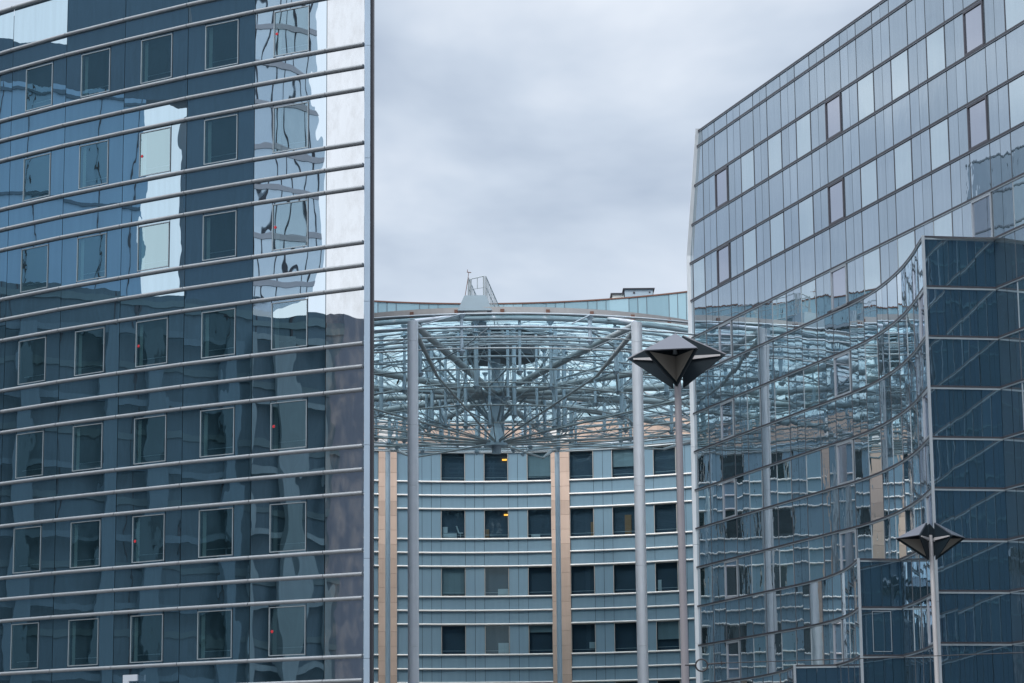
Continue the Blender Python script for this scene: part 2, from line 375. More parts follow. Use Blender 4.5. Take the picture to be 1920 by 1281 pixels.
for li in range(len(levels)-1):
    z1, z0 = levels[li], levels[li+1]
    for j in range(len(J)-1):
        t0, t1 = pl.c[j], pl.c[j+1]; mb = cend if j == 0 else (cwarp if j == 1 else clad)
        tall = (z1-z0) > 1.8 and li >= 2 and z0 > G+.1
        if tall and j > 0:
            row = (li-2)//3                       # window row index
            w0 = t0+(t1-t0)*.245; w1 = t0+(t1-t0)*.735
            wz0 = z0+.13; wz1 = z1-.14
            panel(mb, pl, t0, w0-.012, z0, z1, 0, .0015); panel(mb, pl, w1+.012, t1, z0, z1, 0, .0015)
            strip(mb, pl, w0, w1, wz1, z1, -.02, 0); strip(mb, pl, w0, w1, z0, wz0, -.02, 0)
            f_ = MB(); wframe(f_, pl, w0, w1, wz0, wz1, 0.0, .03, .03); win = f_.build('window', 'frame', LB)
            p_ = MB(); panel(p_, pl, w0+.04, w1-.04, wz0+.04, wz1-.04, -.005, .002, 0); p_.build('pane', 'warped_pane' if j == 1 else 'navy_pane', win)
            if j < 7 and row < 7:
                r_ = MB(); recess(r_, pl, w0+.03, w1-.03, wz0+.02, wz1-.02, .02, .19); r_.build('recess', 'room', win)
                h_ = MB(); h_.tube(pl.pt(w0+.05, wz0+.27, -.10), pl.pt(w1-.22, wz0+.27, -.10), .014, n=6); h_.build('guard_rail', 'frame', win)
                b_ = MB(); strip(b_, pl, w1-.22, w1-.06, wz0+.05, wz1-.06, -.14, -.12); b_.build('curtain', 'blind', win)
                if (j, row) in dots:
                    d_ = MB(); c_ = pl.pt(w1-.12, (wz0+wz1)/2+(-.06 if j == 3 else 0), 0.0); n_ = pl.nor((w0+w1)/2); d_.tube(c_, c_+Vector((n_.x, n_.y, 0))*.012, .052, n=16); d_.build('red_sticker', 'red', win)
                if (j, row) == (5, 6):
                    l_ = MB(); l_.tube(pl.pt(w0+.1, wz0+1.02, -.15), pl.pt(w1-.15, wz0+1.02, -.15), .022, n=6); l_.build('strip_light', 'glow_y', win)
        else: panel(mb, pl, t0, t1, z0, z1, 0, .0015)
clad.build('mirror_cladding', 'navy', LB); cwarp.build('warped_cladding', 'navy_warped', LB); cend.build('end_cladding', 'navy_end', LB)
for z in levels[:-1]:
    r_ = MB()
    for j in range(len(J)-1):
        a = pl.pt(pl.c[j]+.012, z, .07); b = pl.pt(pl.c[j+1]-.012, z, .07)
        r_.tube(a, b, .064 if z < RB_TOP else .085, n=12)
    rl = r_.build('rail', 'rail', LB)
    k_ = MB(); strip(k_, pl, .01, pl.L-.01, z-.03, z+.03, 0.003, .03); k_.build('rail_bracket', 'joint', rl)
# corner trim with joints
for i, z in enumerate([RB_TOP, 26.0-1.3, 24.2-1.6-2.8+.5, 16, 12.2, 8.35, 4.5]): pass
tz = [31.2, 25.9, 21.9, 16.9, 12.0, 8.2, 4.9, G]
for z1, z0 in zip(tz, tz[1:]):
    c_ = MB(); c_.box(-4.985, -4.79, 83.55, 84.0, z0+.012, z1); c_.build('corner_trim', 'trim', LB)
c_ = MB(); c_.box(-4.785, -4.68, 83.66, 84.2, G, 31.2); c_.build('corner_edge', 'rail_d', LB)
# letter on the facade
ft = pl.c[4]-(.04)                       # near the third joint from the right, facing street
def on_left(px_t, z, off): return pl.pt(px_t, z, off)
lt = MB(); tt = 10.0; zt = 4.70
def lbox(a0, a1, z0, z1):
    lt.hexa([pl.pt(tt-a0, z0, .16), pl.pt(tt-a1, z0, .16), pl.pt(tt-a1, z0, .22), pl.pt(tt-a0, z0, .22)], [pl.pt(tt-a0, z1, .16), pl.pt(tt-a1, z1, .16), pl.pt(tt-a1, z1, .22), pl.pt(tt-a0, z1, .22)])
lbox(0, .27, zt-1.1, zt); lbox(.272, .66, zt-.22, zt); lbox(.272, .55, zt-.62, zt-.42)
single('sign_letter', lt, 'white', 'white block capital letter fixed to the dark mirrored facade, bottom left corner', 'sign letter')

# ------------------------------------------------------------------ right building
ZR0, HR = 31.228, 3.461/2
def zR(k): return ZR0-HR*k
K0 = Vector((8.15, 112.29)); U = Vector((.294, -.956)).normalized()
def slabpt(t): p = K0+U*t; return (p.x, p.y)
def slabY(y): return (y-112.29)/U.y
E1 = (14.13, 84.3); C1 = slabpt(slabY(84.72)); C1 = (C1[0], C1[1])
F1 = bezier_path([slabpt(slabY(98.0)), (13.10, 96.3), (13.66, 93.9), (13.97, 91.7), (14.14, 89.6), (14.19, 87.4), (14.16, 85.8), E1], 3)
E2 = (12.47, 91.1)
F2 = bezier_path([slabpt(slabY(102.8)), (11.60, 101.1), (12.10, 98.9), (12.42, 96.4), (12.53, 93.9), E2], 3)
E3 = (10.76, 97.54)
F3 = bezier_path([slabpt(slabY(107.6)), (10.02, 105.8), (10.45, 103.4), (10.72, 100.9), (10.80, 99.0), E3], 3)
W2 = (14.02, 91.36); W3 = (12.36, 97.28)
FAR = slabpt(46)
def after(F, p):
    """points of flare F nearer than point p"""
    return [p]+[q for q in F if q[1] < p[1]-.25]
RB = thing('stepped_glass_office', 'steel blue glass office block with raked corner and curved stepped lower floors on the right', 'building', (14, 95, G))
paths = {'A': [(('slab'), [slabpt(0), FAR])],
         'B': [('curve', [slabpt(0)]+F1), ('end', [E1, C1]), ('slab2', [C1, FAR])],
         'C': [('curve', [slabpt(0)]+F2), ('end', [E2, W2]), ('curve2', after(F1, W2)), ('end', [E1, C1]), ('slab2', [C1, FAR])],
         'D': [('curve', [slabpt(0)]+F3), ('end', [E3, W3]), ('curve3', after(F2, W3)), ('end', [E2, W2]), ('curve2', after(F1, W2)), ('end', [E1, C1]), ('slab2', [C1, FAR])]}
def tier(k): return 'A' if k < 7 else ('B' if k < 13 else ('C' if k < 15 else 'D'))
def rake(z): return max(0.0, (z-24.9)*.265)
def rpanel(mb, P, a, b, z0, z1, *ar):
    """pane clipped by the raked corner at the far end of the slab"""
    l0, l1 = max(a, rake(z0)), max(a, rake(z1))
    if l0 > b-.04: return
    if l1 < a+.001: return panel(mb, P, a, b, z0, z1, *ar)
    l1 = min(l1, b-.02); g_ = .012
    mb.quad(P.pt(l0+g_, z0+g_, 0), P.pt(b-g_, z0+g_, 0), P.pt(b-g_, z1-g_, 0), P.pt(max(l1, l0)+g_*.5, z1-g_, 0))
sp = MB(); vp = MB(); tps = {}; jt = MB(); blk = MB()
NW = 0
s_full = (Vector(FAR)-K0).length
TOPZ = 30.17
for k in range(0, 20):
    z1 = TOPZ if k == 0 else zR(k); z0 = max(zR(k+1), G)
    if z0 >= z1: continue
    wrow = (k % 2 == 0 and k >= 2)
    for kind, pts in paths[tier(k)]:
        if kind == 'A': kind = 'slab'
        P = Path(pts, flip=False)
        # arc offset so the module grid is continuous along the slab
        if kind in ('slab', 'curve'): s0 = 0.0
        elif kind == 'slab2': s0 = (Vector(C1)-K0).length
        elif kind == 'curve2': s0 = 22.6
        elif kind == 'curve3': s0 = 16.2
        else: s0 = 0
        if kind == 'end':
            n = 4; ts = [0, P.L*.27, P.L*.5, P.L*.72, P.L]
            tp = tps.setdefault(round(pts[0][0], 1), MB())
            for a, b in zip(ts, ts[1:]): panel(tp, P, a, b, z0, z1, 0, .003, .005)
            if wrow and k >= 14 and abs(pts[0][0]-E1[0]) > .1:
                f_ = MB(); wframe(f_, P, P.L*.27, P.L*.72, z0+.15, z1-.12, .004, .022, .02); w_ = f_.build('window', 'frame_m', RB)
                p_ = MB(); panel(p_, P, P.L*.27+.04, P.L*.72-.04, z0+.19, z1-.16, .012, .002, 0); p_.build('pane', 'teal', w_)
        else:
            xs_ = [0.0]; g0 = .33-s0 % 1.5
            while g0 < .05: g0 += 1.5
            # grid lines at .33+1.5 i  (global arc)
            i0 = math.ceil((s0-.33+.05)/1.5)
            gl_ = []
            i = i0
            while .33+1.5*i-s0 < P.L-.05: gl_.append((.33+1.5*i-s0, i)); i += 1
            cells = [(0.0, gl_[0][0], gl_[0][1]-1)] if gl_ and gl_[0][0] > .06 else []
            for (a, ia), (b, ib) in zip(gl_, gl_[1:]+[(P.L, None)]): cells.append((a, b, ia))
            for a, b, i in cells:
                wide = (i % 2 == 0)                          # even cells: single wide pane
                if b-a < .08: continue
                # taper of the raked top corner
                da = 0.0
                if a < .02 and k < 5: da = max(0, (TOPZ-24.3)*.22*(1-k/4.4))*1.0
                if not wide:
                    mid = a+.75 if b-a > 1.2 else None
                    segs = [(a, mid), (mid, b)] if mid else [(a, b)]
                    for q0, q1 in segs: (rpanel if kind in ('slab', 'curve') and k < 5 else panel)(sp, P, q0, q1, z0, z1, 0, .0022)
                elif wrow and b-a > 1.0 and (k > 4 or a > rake(z1)):
                    F_ = ((i-2) % 8 == 0)
                    if F_:
                        f_ = MB(); wframe(f_, P, a+.02, b-.02, z0+.05, z1-.06, .0, .07, .05); w_ = f_.build('window', 'frame_d' if k < 6 else 'frame_m', RB)
                        p_ = MB()
                        panel(p_, P, a+.08, b-.08, z0+.11, z1-.12, .004, .0015, 0); p_.build('pane', 'steel_open', w_); 
                    else:
                        f_ = MB(); wframe(f_, P, a+.012, b-.012, z0+.03, z1-.04, .0, .028, .02); w_ = f_.build('fixed_window', 'frame_d' if k < 6 else 'frame_m', RB)
                        p_ = MB(); panel(p_, P, a+.04, b-.04, z0+.05, z1-.06, .003, .0015, 0); p_.build('pane', 'steel_pane', w_)
                else: (rpanel if kind in ('slab', 'curve') and k < 5 else panel)(sp, P, a, b, z0, z1, 0, .0022)
                if b-a > .3 and (kind not in ('slab', 'curve') or k > 4 or b > rake(z1)+.1):
                    strip(jt, P, max(0, b-.014), min(P.L, b+.014), z0, z1, -.01, .012)
        # backing, butted behind the panes
        cs = P.cuts(0, P.L)
        for a, b in zip(cs, cs[1:]):
            r0, r1 = (max(a, rake(z0)+.03), max(a, rake(z1)+.03)) if kind in ('slab', 'curve') and k < 5 else (a, a)
            blk.quad(P.pt(r0, z0, -.12), P.pt(b, z0, -.12), P.pt(b, z1, -.12), P.pt(r1, z1, -.12))
sp.absorb(jt, 'joint'); sp.build('spandrel_glass', 'steel', RB)
for m_ in tps.values(): m_.build('end_wall_glass', 'teal', RB)
# slab body and end wall and roofs
body = MB()
q0 = Vector(slabpt(0)); q1 = Vector(FAR); inw = Vector((.956, .294))
a = q0+inw*.2+U*.2; b = q1+inw*.2; c = q1+inw*15; d = q0+inw*15+U*.2
body.hexa([(p.x, p.y, G) for p in (a, b, c, d)], [(p.x, p.y, 24.2) for p in (a, b, c, d)])
a2 = a+U*1.6; d2 = d+U*1.6
body.hexa([(p.x, p.y, 24.202) for p in (a, b, c, d)], [(p.x, p.y, TOPZ-.1) for p in (a2, b, c, d2)])
body.v += blk.v and []
body.build('wall', 'black', RB)
off_ = len(blk.v); blk.build('inner_lining', 'black', RB)
# terrace roofs of the curved lower storeys
def xat(F, y):
    for p, q in zip(F, F[1:]):
        if (p[1]-y)*(q[1]-y) <= 0: return lerp(p[0], q[0], (y-p[1])/(q[1]-p[1]+1e-9))
    return None
for z, F, inner in ((zR(7), F1, None), (zR(13), F2, F1), (zR(15), F3, F2)):
    m_ = MB()
    def xin(y):
        v = xat(inner, y) if inner else None
        return v if v is not None else slabpt(slabY(y))[0]
    for p, q in zip(F, F[1:]):
        if xin(p[1]) > p[0]-.01: m_.quad((p[0]+.05, p[1], z-.02), (xin(p[1])+.1, p[1], z-.02), (xin(q[1])+.1, q[1], z-.02), (q[0]+.05, q[1], z-.02))
    m_.build('terrace', 'beam', RB)
# rails along every level
for k in range(0, 20):
    z = TOPZ if k == 0 else zR(k)
    if z < G+.2: continue
    up, lo = tier(k-1), tier(k)
    rr = MB(); rw = MB()
    for kind, pts in paths[lo]:
        P = Path(pts)
        st = 0.0
        if kind in ('slab', 'curve') and k < 5: st = rake(z)+.04
        if kind == 'end':
            strip(rr, P, .02, P.L-.02, z-.01, z+.045, .002, .06)
            strip(rw, P, .02, P.L-.02, z-.075, z-.012, .002, .045)
        else:
            strip(rr, P, st, P.L, z-.012, z+.055, .002, .05)
            strip(rw, P, st, P.L, z-.045, z-.014, .002, .042)
    if up != lo:                                             # the slab rail goes on behind the terrace
        P = Path([slabpt(slabY(98 if lo == 'B' else 95)), slabpt(slabY(86))]); strip(rr, P, 0, P.L, z+.06, z+.12, .004, .05)
    r_ = rr.build('rail', 'rail_d', RB); rw.build('rail_lip', 'rail_r' if k < 6 else 'frame', r_)
# white corner trims
def cap(x, y, z0, z1, w=.10, dx=0.0, dy=0.0, joints=4):
    zs = [lerp(z0, z1, i/joints) for i in range(joints+1)]
    for i, (a_, b_) in enumerate(zip(zs, zs[1:])):
        m_ = MB(); m_.hexa([(x-w, y-w*1.2, a_+.01), (x+w*.9, y-w*1.2, a_+.01), (x+w*.9, y+w, a_+.01), (x-w, y+w, a_+.01)], [(x-w, y-w*1.2, b_), (x+w*.9, y-w*1.2, b_), (x+w*.9, y+w, b_), (x-w, y+w, b_)])
        m_.build('corner_trim', 'trim_w' if w > .08 else 'trim_m', RB)
cap(8.10, 112.36, G, 24.7, .10, joints=6)
m_ = MB()
tx, ty = slabpt(rake(30.3))
m_.hexa([(8.0, 112.24, 24.702), (8.19, 112.24, 24.702), (8.19, 112.46, 24.702), (8.0, 112.46, 24.702)], [(tx-.14, ty-.05, 30.3), (tx+.05, ty-.05, 30.3), (tx+.05, ty+.17, 30.3), (tx-.14, ty+.17, 30.3)])
m_.build('corner_trim', 'trim_w', RB)
cap(E1[0]-.02, E1[1]-.02, G, zR(7)+.05, .05, joints=5); cap(E2[0]-.02, E2[1]-.02, G, zR(13)+.05, .05, joints=2); cap(E3[0]-.02, E3[1]-.02, G, zR(15)+.05, .05, joints=1)

# ------------------------------------------------------------------ centre building (concave)
CX, CY, CR = -1.15, 128.6, 23.8
def cang(x): return math.acos((x-CX)/CR)
a_start = radians(215); a_end = radians(18)
def arcpt(a_): return (CX+CR*cos(a_), CY+CR*sin(a_))
# piers in x at the front of the arc: 725 px and 1050 px
ang_pier = [cang(-7.62), cang(2.86)]
bay = ang_pier[0]-ang_pier[1]
nb = 220
arc = [arcpt(lerp(a_start, a_end, i/nb)) for i in range(nb+1)]
pc = Path(arc, flip=False)
def arc_s(ang_): return (a_start-ang_)*CR*.99999
CB = thing('concave_office', 'blue grey curved office building with peach stone piers and white rails, closing the courtyard', 'building', (0, 158, G))
ZC = 19.55; CH = 3.49
wall = MB(); stone = []; NWIN = 0
body = MB()
# outer body behind
for i in range(0, nb, 4):
    p, q = Vector(arc[i]), Vector(arc[min(nb, i+4)]); c_ = Vector((CX, CY)); po = c_+(p-c_)*1.45; qo = c_+(q-c_)*1.45
    pi_ = c_+(p-c_)*1.012; qi = c_+(q-c_)*1.012
    body.quad((pi_.x, pi_.y, 30.3), (qi.x, qi.y, 30.3), (qo.x, qo.y, 30.3), (po.x, po.y, 30.3))
    body.quad((po.x, po.y, G), (qo.x, qo.y, G), (qo.x, qo.y, 30.3), (po.x, po.y, 30.3))
    body.quad((pi_.x, pi_.y, G), (pi_.x, pi_.y, 30.3), (qi.x, qi.y, 30.3), (qi.x, qi.y, G))
body.build('wall', 'black', CB)
piers = []; k = -3
a_ = ang_pier[0]
lo_ = a_
angs = [ang_pier[1]-bay*2+bay*i for i in range(0, 20)]
angs = [q for q in angs if a_end+.03 < q < a_start-.03]
rails_z = []
z = ZC+CH*3
while z > G:
    rails_z += [z, z-.83, z-1.655]; z -= CH
rails_z = [z for z in rails_z if z < 28.5 and z > G]
pw = .56
inside = {}
def centre_window(s0, s1, z0, z1, blind=0.0, detailed=True):
    f_ = MB(); wframe(f_, pc, s0, s1, z0, z1, -.01, .035, .05); w_ = f_.build('window', 'frame_c', CB)
    p_ = MB(); panel(p_, pc, s0+.03, s1-.03, z0+.03, z1-.03, .005, .0015, 0); p_.build('pane', 'win_c', w_)
    if detailed:
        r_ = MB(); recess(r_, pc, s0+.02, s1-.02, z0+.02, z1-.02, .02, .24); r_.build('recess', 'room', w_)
        h_ = MB(); h_.tube(pc.pt(s0+.05, z0+.22, -.07), pc.pt(s1-.05, z0+.22, -.07), .012, n=5); h_.build('guard_rail', 'white_i', w_)
        if blind:
            b_ = MB(); strip(b_, pc, s0+.05, s1-.05, z1-.03-(z1-z0-.06)*blind, z1-.03, -.14, -.12); b_.build('blind', 'blind', w_)
    return w_
bl = {(0, 0, 2): .85, (1, 0, 1): .62, (0, 2, 0): .95, (1, 3, 2): .62, (0, 3, 2): .25}   # (bay, row, column): share of the pane covered
pan = MB(); sj = MB(); nwin_parts = 0
bays = list(zip(angs, angs[1:]))
for ai in angs:
    s_ = arc_s(ai)
    st = MB(); z = 21.80; 
    while z > G:
        zb = max(G, z-.872)
        n3 = pc.nor(s_)
        for e0, e1 in ((-pw, pw),):
            st.hexa([pc.pt(s_+e0, zb+.008, .0), pc.pt(s_+e1, zb+.008, .0), pc.pt(s_+e1, zb+.008, .13), pc.pt(s_+e0, zb+.008, .13)],
                    [pc.pt(s_+e0, z-.004, .0), pc.pt(s_+e1, z-.004, .0), pc.pt(s_+e1, z-.004, .13), pc.pt(s_+e0, z-.004, .13)])
        z = zb
    st.build('stone_pier', 'stone', CB)
    st = MB(); strip(st, pc, s_-pw, s_+pw, 21.81, 23.25, 0, .16); st.build('pier_head', 'stone_w', CB)
for bi, (aL, aR) in enumerate([(q, p) for p, q in bays]):
    sL, sR = arc_s(aL)+pw, arc_s(aR)-pw
    vis = -13 < arcpt((aL+aR)/2)[0] < 14 and arcpt((aL+aR)/2)[1] > CY
    bay_id = 0 if abs((aL+aR)/2-(ang_pier[0]+ang_pier[1])/2) < .05 else (1 if abs((aL+aR)/2-(ang_pier[1]-bay/2)) < .05 else 9)
    Wd = sR-sL; wn = 1.48; md = 1.15; bk = Wd-3*wn-3*md
    # cell layout
    if bay_id == 1 or bi % 2: lay = [('w', wn), ('m', md), ('w', wn), ('m', md), ('w', wn), ('m', md), ('b', bk)]
    else: lay = [('b', bk), ('m', md), ('w', wn), ('m', md), ('w', wn), ('m', md), ('w', wn)]
    if bay_id == 0: lay = [('b', bk), ('m', md), ('w', wn), ('m', md), ('w', wn), ('m', md), ('w', wn)]
    x = sL; cols = []
    for kd, w_ in lay: cols.append((kd, x, x+w_)); x += w_
    zt = 28.6
    bands = [z for z in rails_z]
    tops = bands; 
    for z1, z0 in zip(tops, tops[1:]+[G]):
        tall = (z1-z0) > 1.5 and z0 > G+.3
        if z0 >= 21.3 and z0 < 23.2: continue
        row = round((ZC-z0)/CH); wi = 0
        for kd, a, b in cols:
            if kd == 'w' and tall:
                centre_window(a, b, z0+.03, z1-.06, bl.get((bay_id, row, wi), 0), vis and -3 <= row <= 6); wi += 1
            elif kd == 'm':
                mm = (a+b)/2; panel(pan, pc, a, mm, z0, z1, 0, .001, .01); panel(pan, pc, mm, b, z0, z1, 0, .001, .01)
            else: panel(pan, pc, a, b, z0, z1, 0, .001, .01)
    # peach band under the upper storeys and plain panels round it
    st = MB(); strip(st, pc, sL, sR, 21.86, 23.22, 0, .12); st.build('stone_band', 'stone', CB)
    for kd, a, b in cols:
        panel(pan, pc, a, b, 23.24, 24.98-.0, 0, .001, .01) if kd != 'w' else centre_window(a, b, 23.3, 24.95, 0, False)
        panel(pan, pc, a, b, 21.42, 21.84, .0, .001, .01)
    for z in rails_z:
        if 21.7 < z < 24.9 or z > 27.5: continue
        r_ = MB(); r_.path([pc.pt(lerp(sL, sR, i/14), z, .07) for i in range(15)], .055, 8); r_.build('rail', 'rail_w', CB)
pan.build('panel_cladding', 'blue_panel', CB)
# parapet of glass panels with a cap
par = MB(); s_ = 0.0; i = 0; pj = MB()
while s_ < pc.L-2.7:
    for w_ in (.58, .58, 1.47):
        panel(par, pc, s_, s_+w_, 28.65, 30.52, .25, .001, .015); strip(pj, pc, s_-.012, s_+.012, 28.65, 30.52, .2, .27); s_ += w_
par.absorb(pj, 'frame_d'); par.build('parapet_glass', 'par_glass', CB)
cp = MB(); strip(cp, pc, 0.02, pc.L-.02, 30.52, 30.60, .15, .30); cp.build('parapet_cap', 'rust', CB); cp = MB(); strip(cp, pc, 0.02, pc.L-.02, 28.45, 28.64, .0, .30); cp.build('parapet_sill', 'frame_m', CB)
# roof plant
def rooftop(x0, x1, y, z0, z1, label, win):
    t_ = thing('rooftop_unit', label, 'rooftop unit', ((x0+x1)/2, y, 30.32), 'plant boxes on the curved building roof')
    m_ = MB(); m_.box(x0, x1, y, y+2.2, 30.32, z1-.062); m_.build('housing', 'tube_b' if win else 'white_i', t_)
    m_ = MB(); m_.box(x0-.12, x1+.12, y-.12, y+2.3, z1-.06, z1); m_.build('lid', 'frame_d', t_)
    if win:
        m_ = MB(); m_.tube(((x0+x1)/2-.3, y+.02, z1-.28), ((x0+x1)/2-.3, y-.03, z1-.28), .07, n=10); m_.tube((x1-.2, y+.02, z1-.26), (x1-.2, y-.03, z1-.26), .05, n=10); m_.build('port', 'frame_d', t_)
rooftop(7.02, 8.75, 153.0, 30.4, 31.62, 'larger grey lidded plant box standing up behind the glass parapet', True)
rooftop(6.27, 6.98, 153.4, 30.4, 31.40, 'small white plant box beside the larger lidded one on the roof', False)

# office furniture and lamps seen through the centre windows
def win_s(bay_id, col):
    sL = arc_s(ang_pier[0 if bay_id == 0 else 1])+pw
    aR = ang_pier[1] if bay_id == 0 else ang_pier[1]-bay
    Wd = arc_s(aR)-pw-sL; bk = Wd-3*1.48-3*1.15
    return (sL+bk+1.15+col*2.63) if bay_id == 0 else (sL+col*2.63)
def fur(name, bay_id, col, row, u0, u1, v0, v1, mat, label, cat, group=None, d=(-.2, -.15)):
    s_ = win_s(bay_id, col); z0 = ZC-CH*row+.06; m_ = MB(); strip(m_, pc, s_+u0, s_+u1, z0+v0, z0+v1, *d); return m_, s_, z0
for nm, args, mat, lab, cat, grp in [
    ('office_lamp', (0, 1, 0, 1.12, 1.40, 1.26, 1.36), 'glow_o', 'glowing orange lamp inside the topmost office window right under the canopy mast', 'lamp', 'orange office lamps'),
    ('office_lamp', (0, 1, 1, 1.20, 1.44, 1.38, 1.47), 'glow_o', 'glowing orange lamp one floor below the other lit lamp', 'lamp', 'orange office lamps'),
    ('desk', (0, 0, 1, .12, .98, .03, .33), 'white_i', 'white desk front behind the window beside the left thick silver column', 'desk', None),
    ('cardboard_box', (0, 1, 1, .05, .30, .03, .55), 'wood_i', 'brown carton standing in the window under the lower orange lamp', 'box', None),
    ('office_cabinet', (0, 1, 2, .80, 1.42, .03, .42), 'white_i', 'low white cabinet against an office window, third window row down', 'cabinet', 'white office cabinets'),
    ('office_cabinet', (0, 1, 3, .80, 1.42, .03, .66), 'white_i', 'taller white cabinet in the lowest row of fully visible office windows', 'cabinet', 'white office cabinets'),
    ('paper_stack', (0, 2, 1, .2, .75, .03, .22), 'white_i', 'heap of white papers on the sill just left of the stone pier', 'papers', None),
    ('wooden_cabinet', (1, 0, 1, 1.24, 1.43, .03, .86), 'wood_i', 'narrow orange wood cabinet edge in the window right of the stone pier', 'cabinet', None),
    ('wooden_door', (1, 1, 1, .72, 1.12, .03, 1.2), 'wood_i', 'brown wooden door in the dark window left of the right thick column', 'door', None),
    ('storage_box', (1, 0, 3, 1.05, 1.40, .25, .62), 'white_i', 'pale storage box in the bottom window right of the stone pier', 'box', None),
    ('radiator', (1, 2, 2, .10, .32, .03, .70), 'white_i', 'upright white radiator beside the frame of an upper right office window', 'radiator', None)]:
    m_, s_, z0 = fur(nm, *args, mat, lab, cat)
    if nm == 'desk':
        strip(m_, pc, s_+.12, s_+.42, z0+.34, z0+.70, -.2, -.15); strip(m_, pc, s_+.08, s_+1.02, z0+.331, z0+.338, -.22, -.13)
    if nm in ('office_cabinet',): strip(m_, pc, s_+args[3]+.02, s_+args[4]-.02, z0+args[6]*.55, z0+args[6]*.57, -.149, -.145)
    single(nm, m_, mat, lab, cat, grp)
m_ = MB(); s_ = win_s(0, 0); z0 = ZC-CH+.06          # tilted office chair
strip(m_, pc, s_+1.08, s_+1.36, z0+.30, z0+.36, -.2, -.14)
a1 = pc.pt(s_+1.10, z0+.34, -.17); b1 = pc.pt(s_+.96, z0+.76, -.17); m_.tube(a1, b1, .045, n=6); m_.tube(pc.pt(s_+1.2, z0+.30, -.17), pc.pt(s_+1.2, z0+.05, -.17), .02, n=6)
single('office_chair', m_, 'white_i', 'pale office chair with reclined back next to the white desk in the window', 'chair')

# ------------------------------------------------------------------ canopy
HX, HY = -.85, 128.6
CN = thing('courtyard_canopy', 'round glass canopy of silver tubes and tie rods on tall columns over the courtyard', 'canopy', (HX, HY, G))
def cyl(R, a_, z): return Vector((HX+R*cos(a_), HY+R*sin(a_), z))
cols_px = {}
CR_ = 19.3
cang_ = [radians(-100.3+30*i) for i in range(12)]
cang_[0] = atan2(110.2-HY, -4.28-HX); cang_[1] = atan2(110.6-HY, 5.49-HX)
HEAD = 21.3
for i, a_ in enumerate(cang_):
    rear = sin(a_) > .6; r_ = .145 if rear else .242
    c = cyl(CR_, a_, 0)
    if c.x > 9.5 and c.y < 122: pass
    m_ = MB(); prev = HEAD-(.0 if rear else .25)
    tops = [prev, 20.35, 16.6, 13.9, 10.4, 6.9, 3.2, G] if not rear else [prev, G]
    for z1, z0 in zip(tops, tops[1:]): m_.tube((c.x, c.y, z0+.008), (c.x, c.y, z1), r_, n=28)
    col_ = m_.build('column', 'tube' if not rear else 'tube_b', CN)
    if not rear:                                     # mitred head leaning towards the hub
        h = MB(); inw_ = (Vector((HX, HY, 0))-Vector((c.x, c.y, 0))).normalized()
        h.hexa([(c.x+r_*cos(2*pi*q/20), c.y+r_*sin(2*pi*q/20), prev+.004) for q in range(20)],
               [(c.x+r_*cos(2*pi*q/20), c.y+r_*sin(2*pi*q/20), prev+.20+.10*(cos(2*pi*q/20)*inw_.x+sin(2*pi*q/20)*inw_.y)*0-.0) for q in range(20)])
        h.build('column_head', 'tube', col_)
    # radial spoke, short lifting strut, tie to the mast foot
    s_ = MB(); s_.tube(cyl(CR_-.18, a_, HEAD-.12), cyl(7, a_, HEAD-.22), .15, .17, n=16); s_.tube(cyl(7, a_, HEAD-.22), cyl(.35, a_, HEAD-.28), .17, .15, n=16)
    s_.build('spoke', 'tube_g', CN)
    s_ = MB(); s_.tube(cyl(CR_-.2, a_, HEAD), cyl(13.6, a_+.07, 22.55), .10, .085, n=10); s_.build('strut', 'tube', CN)
    s_ = MB(); k1 = cyl(14.3, a_, 19.65); s_.tube(cyl(CR_-.2, a_, HEAD-.35), k1, .13, .07, n=8); s_.tube(k1, cyl(.5, a_, 18.55), .055, n=6); s_.build('tie', 'tube_g', CN)
# mast and hub
m_ = MB(); m_.tube((HX, HY, 17.95), (HX, HY, 18.35), .24, n=16); m_.tube((HX, HY, 18.35), (HX, HY, 18.62), .62, .46, n=16); m_.tube((HX, HY, 18.62), (HX, HY, 19.3), .46, .26, n=16)
m_.tube((HX, HY, 19.3), (HX, HY, 23.4), .24, n=16); m_.tube((HX, HY, 20.75), (HX, HY, 21.3), .55, n=16); m_.build('mast', 'tube_b', CN)
m_ = MB(); m_.tube((HX, HY, 22.9), (HX, HY, 24.15), 2.25, n=32); m_.tube((HX, HY, 24.0), (HX, HY, 24.35), 2.7, 2.3, n=32); m_.build('drum', 'drum', CN)
# ring gutter beam and pipe
RR = 13.5; nseg = 72
m_ = MB()
for i in range(nseg):
    a0, a1 = 2*pi*i/nseg, 2*pi*(i+1)/nseg
    m_.hexa([cyl(RR-.2, a0, 22.62), cyl(RR-.2, a1, 22.62), cyl(RR+.12, a1, 22.62), cyl(RR+.12, a0, 22.62)], [cyl(RR-.2, a0, 22.95), cyl(RR-.2, a1, 22.95), cyl(RR+.12, a1, 22.95), cyl(RR+.12, a0, 22.95)])
gb = m_.build('ring_beam', 'beam', CN)
m_ = MB()
for i in range(40):
    a0 = 2*pi*i/40+.03; c = cyl(RR+.14, a0, 22.66); m_.box(c.x-.09, c.x+.09, c.y-.03, c.y+.03, 22.56, 22.84)
m_.build('bracket', 'rust', gb)
m_ = MB(); m_.path([cyl(RR+.05, 2*pi*i/96, 22.42) for i in range(96)], .115, 10, True); m_.build('ring_pipe', 'tube_m', CN)
